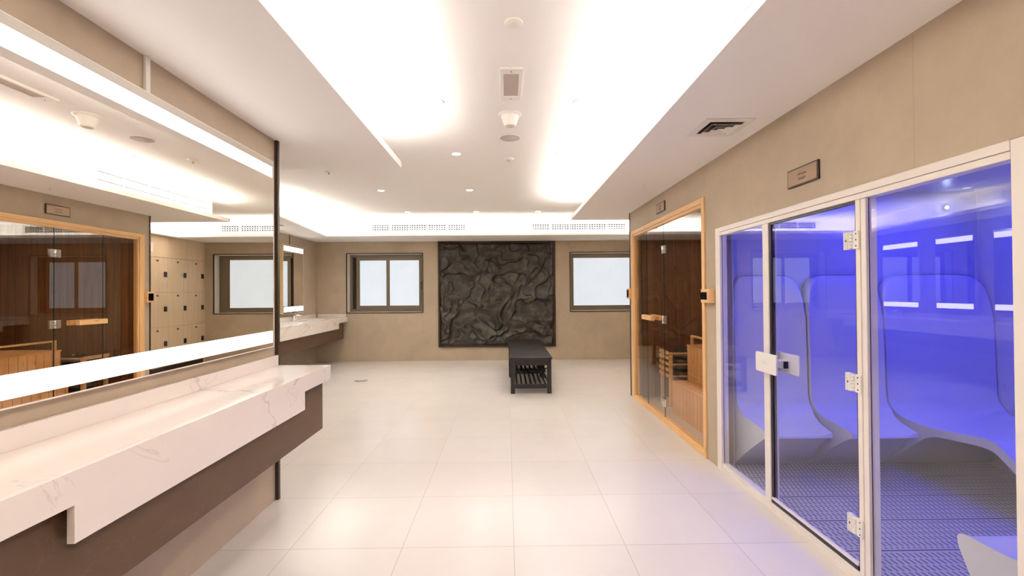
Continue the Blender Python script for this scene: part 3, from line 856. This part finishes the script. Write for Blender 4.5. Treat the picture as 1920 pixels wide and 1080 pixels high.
# ------------------------------------------------------------------ steam room front
r = thing('steam_room_enclosure', 'white framed glass front of the blue lit steam room', 'steam room', (XR, 2.4, 0))
xa, xb = XR-.005, XR+.050
Y0, Y1, T = 1.342, 3.468, 1.848
part('frame_post', MB().box(xa, xb, 3.395, Y1, 0, T), M_white_al, r, bev=.002)
part('frame_post', MB().box(xa, xb, 2.765, 2.825, .062, 1.785), M_white_al, r, bev=.002)
part('frame_post', MB().box(xa, xb, 2.040, 2.066, .062, 1.785).box(xa+.003, xb, 2.010, 2.038, .062, 1.785), M_white_al, r, bev=.002)
part('frame_post', MB().box(xa, xb, Y0, 1.421, 0, T), M_white_al, r, bev=.002)
part('head_rail', MB().box(xa, xb, 1.421, 3.395, 1.786, 1.812).box(xa-.003, xb, 1.421, 3.395, 1.814, T), M_white_al, r, bev=.002)
part('bottom_rail', MB().box(xa, xb, 1.421, 3.395, 0, .028).box(xa+.005, xb, 1.421, 3.395, .028, .060), M_white_al, r, bev=.002)
sx = XR+.012
pane(2.825, 3.395, 'glass_panel', .062, 1.784, M_glass, sx, r, False)
pane(1.421, 2.009, 'glass_panel', .062, 1.784, M_glass, sx, r, False)
for yy in (3.391, 2.006): part('gasket', MB().box(sx-.001, sx+.001, yy, yy+.003, .062, 1.784), M_dark, r)
d = pane(2.075, 2.762, 'glass_door', .098, 1.772, M_glass, sx-.004, r, False)
part('door_seal', MB().box(sx-.012, sx+.012, 2.067, 2.075, .07, 1.783), M_black, d)
part('door_seal', MB().box(sx-.010, sx+.014, 2.745, 2.764, .07, 1.783), M_black, d)
part('door_seal', MB().box(sx-.010, sx+.010, 2.079, 2.745, 1.772, 1.784), M_black, d)
part('door_sweep', MB().box(sx-.016, sx+.002, 2.08, 2.76, .084, .098), M_white_al, d, bev=.002)
part('door_sweep', MB().box(sx-.014, sx+.002, 2.08, 2.76, .064, .083), M_black, d)
for z in (1.60, .935, .27):
    m = MB().box(sx-.026, sx-.006, 2.094, 2.130, z-.042, z+.042).box(sx-.030, sx-.026, 2.100, 2.106, z-.042, z+.042).box(sx-.030, sx-.026, 2.118, 2.124, z-.042, z+.042)
    m.box(sx-.024, sx-.012, 2.040, 2.074, z-.042, z+.042)
    hg = part('hinge', m, M_white_pl, d, bev=.003)
    kn = MB()
    for k in range(5):
        a = z-.040+k*.0162; kn.lathe((sx-.021, 2.084, a), [(.004, 0), (.0095, .001), (.0095, .0145), (.004, .0155)], 12)
    part('hinge_knuckle', kn, M_white_pl, d)
    part('screw', MB().lathe((sx-.0265, 2.112, z), [(.0045, 0), (.0045, -.001)], 10, 'x'), M_dark, d)
    for k in (-.028, 0, .028): part('screw', MB().lathe((sx-.0245, 2.054, z+k), [(.0035, 0), (.0035, -.001)], 10, 'x'), M_dark, d)
m = MB(); pts = []
def rrect(y0, y1, z0, z1, rad, n=5):
    out = []
    for cy, cz, a0 in ((y1-rad, z1-rad, 0), (y0+rad, z1-rad, 90), (y0+rad, z0+rad, 180), (y1-rad, z0+rad, 270)):
        for k in range(n+1):
            a = math.radians(a0+90*k/n); out.append((cy+rad*math.cos(a), cz+rad*math.sin(a)))
    return out
m.prism(rrect(2.60, 2.815, .868, .988, .012), sx-.075, sx-.062, 'x')
m.prism(rrect(2.66, 2.725, .905, .950, .008), sx-.062, sx-.004, 'x')
hh = part('door_handle', m, M_white_pl, d, bev=.003)
part('handle_emblem', MB().prism(rrect(2.69, 2.745, .922, .940, .008), sx-.0762, sx-.0752, 'x'), M_vent, d)
m = MB(); m.prism(rrect(2.575, 2.79, .868, .988, .012), sx+.042, sx+.052, 'x')
m.prism(rrect(2.655, 2.72, .905, .950, .008), sx+.002, sx+.043, 'x')
part('inner_handle', m, M_white_pl, d, bev=.003)
part('latch_bolt', MB().box(sx-.016, sx+.012, 2.620, 2.627, .908, .950), M_black, d, bev=.002)

# steam room floor matting, one board at a time
yy = 3.222
k = 0
ys = [3.50, 3.222, 2.915, 2.61, 2.305, 2.0, 1.695, 1.39, 1.085, .78, .475]
names = ['farthest slotted grey mat strip, under the loungers', 'second slotted grey mat strip from the far wall', 'third slotted grey mat strip from the far wall',
         'fourth slotted grey mat strip from the far wall', 'fifth slotted grey mat strip from the far wall', 'sixth slotted grey mat strip from far wall, beside the near lounger',
         'seventh slotted grey mat strip from far wall, under near lounger']
for k in range(7):
    o = MB().box(XR+.058, 3.70, ys[k+1]+.0015, ys[k]-.0015, .001, .022).build('floor_mat', M_grate, None, loc=(2.6, (ys[k]+ys[k+1])/2, 0), bev=.003)
    tag(o, names[k], 'mat', 'slotted mat strips on the steam room floor')

# loungers
def lounger(label, x0, x1, prof_top, prof_bot, yb, sgn=-1, n=20, flare=.0):
    """profile points are (distance from the back, height); top from head to foot, bottom from foot to heel"""
    def smooth(pts, it=2):
        for _ in range(it):
            q = [pts[0]]
            for a, b in zip(pts[:-1], pts[1:]):
                q += [(a[0]*.75+b[0]*.25, a[1]*.75+b[1]*.25), (a[0]*.25+b[0]*.75, a[1]*.25+b[1]*.75)]
            q.append(pts[-1]); pts = q
        return pts
    top = smooth(prof_top); bot = smooth(prof_bot)
    P = [(0, 0.0), (0, prof_top[0][1])] + top + bot
    vs = []; m = len(P); nt = len(top)
    for i in range(n+1):
        u = i/n; e = abs(2*u-1)
        sh = (1-e**5)**(1/3.0) if e < 1 else 0
        # ease columns towards the edges
        uu = .5-.5*math.cos(PI*u); e = abs(2*uu-1); sh = (max(0, 1-e**6))**.4
        x = x0+(x1-x0)*uu
        for j, (d, h) in enumerate(P):
            if h > 1.15: h = 1.15+(h-1.15)*(.15+.85*sh)
            if 2 <= j < 2+nt and .03 < d: # seat and back scooped across
                k = .030*(1-e**4); 
                if h > .6: d -= k
                else: h -= k*.8
            vs.append((x+flare*uu*max(0.0, min(1.0, (.46-d)/.30))**1.5, yb+sgn*d, h))
    fs = []
    for i in range(n):
        for j in range(m):
            j2 = (j+1) % m; fs.append((i*m+j, i*m+j2, (i+1)*m+j2, (i+1)*m+j))
    mb = MB().add(vs, fs, True)
    mb.f += [tuple(range(m)), tuple(n*m+k for k in reversed(range(m)))]; mb.sm += [False, False]
    o = mb.build('steam_lounger', M_steam, None, loc=((x0+x1)/2, yb, 0), bev=.012, seg=3)
    o.data.set_sharp_from_angle(angle=.9)
    tag(o, label, 'lounger', 'moulded white loungers in the steam room')
    return o
top = [(.02, 1.49), (.07, 1.48), (.085, 1.25), (.10, .9), (.105, .62), (.115, .50), (.19, .435), (.34, .42), (.46, .405), (.505, .395)]
bot = [(.51, .36), (.47, .345), (.30, .22), (.12, .07), (.03, 0.0)]
lounger('white moulded lounger nearest the glass front, against far wall', 1.76, 2.21, top, bot, 3.55, flare=.105)
lounger('white moulded lounger in the middle of the three at far wall', 2.33, 2.78, top, bot, 3.53, flare=.125)
top3 = [(.02, 1.49), (.07, 1.48), (.085, 1.25), (.10, .9), (.105, .62), (.115, .50), (.19, .425), (.40, .405), (.65, .43), (.84, .462), (.93, .40), (1.15, .22), (1.25, .10)]
bot3 = [(1.22, .06), (1.10, .18), (.90, .36), (.82, .40), (.62, .375), (.45, .355), (.34, .27), (.12, .07), (.03, 0.0)]
lounger('long white moulded lounger with leg rest, farthest from the glass', 2.92, 3.70, top3, bot3, 3.53, flare=.07)
topn = [(.02, 1.49), (.07, 1.48), (.10, .9), (.115, .50), (.19, .435), (.34, .42), (.44, .42), (.49, .42), (.512, .412)]
botn = [(.520, .395), (.516, .36), (.47, .27), (.40, .12), (.36, 0.0)]
lounger('white moulded lounger end at the lower right, nearest the camera', 1.765, 2.28, topn, botn, 1.237, 1)
# low plinth under the far loungers
o = MB().box(X2+.012, 3.70, 3.552, 3.559, .0, .40).build('lounger_plinth', M_steam, None, loc=(2.7, 3.53, 0)); 
o.name = 'wall_steam_plinth'; o['kind'] = 'structure'
# wall lamp
r = thing('wall_lamp', 'small bright blue lamp high on the steam room far wall', 'lamp', (3.52, SY1, 2.02))
part('lamp_housing', MB().lathe((3.52, SY1, 2.02), [(.022, 0), (.022, -.012), (.014, -.016)], 20, 'y'), M_chrome, r)
part('bulb', MB().lathe((3.52, SY1-.016, 2.02), [(.013, 0), (.010, -.008), (.001, -.011)], 16, 'y'), M_star, r)

# ------------------------------------------------------------------ lockers
LH = [(1.407, 2.017), (.796, 1.407), (.186, .796)]
nums = [['15', '16', '17'], ['12', '13', '14'], ['9', '10', '11'], ['6', '7', '8']]
for k in range(4):
    y1 = 9.022-.4815*k; y0 = y1-.4815
    lab = ['pale oak locker column against the back wall', 'pale oak locker column second from the back wall',
           'pale oak locker column third from the back wall, beside sauna edge', 'pale oak locker column farthest from the back wall'][k]
    r = thing('locker_column', lab, 'lockers', (XLK+.2, (y0+y1)/2, 0), 'pale oak lockers seen in the long mirror')
    part('carcass', MB().box(XLK+.018, XLK+.40, y0+.001, y1-.001, .10, SOF-.003), M_dark, r)
    part('plinth', MB().box(XLK+.03, XLK+.39, y0+.001, y1-.001, 0, .099), M_dark, r)
    part('upper_panel', MB().box(XLK, XLK+.017, y0+.0015, y1-.0015, 2.020, SOF-.002), M_oak, r, bev=.001)
    part('lower_panel', MB().box(XLK, XLK+.017, y0+.0015, y1-.0015, .10, .183), M_oak, r, bev=.001)
    for z0, z1 in LH:
        dd = part('door', MB().box(XLK, XLK+.017, y0+.0015, y1-.0015, z0+.0015, z1-.0015), M_oak, r, bev=.001)
        zc = (z0+z1)/2
        part('lock', MB().box(XLK-.014, XLK, y1-.095, y1-.035, zc-.045+.01, zc+.045+.01), M_black, dd, bev=.003)
        R = Matrix(((0, 0, -1), (-1, 0, 0), (0, 1, 0)))
        part('number_plate', MB().box(XLK-.002, XLK, (y0+y1)/2-.024, (y0+y1)/2+.024, z1-.075, z1-.045), M_plaque_text, dd)
r = MB().box(XLK-.004, XLK, 7.60, 7.72, 2.10, 2.26).build('paper_notice', M_white_pl, None, loc=(XLK, 7.66, 2.1))
tag(r, 'small white notice on upper locker panel beside the sauna edge', 'notice')
struct('trim_3', MB().box(XLK+.0, XLK+.4, 9.0225, YB, 0, SOF), M_oak)
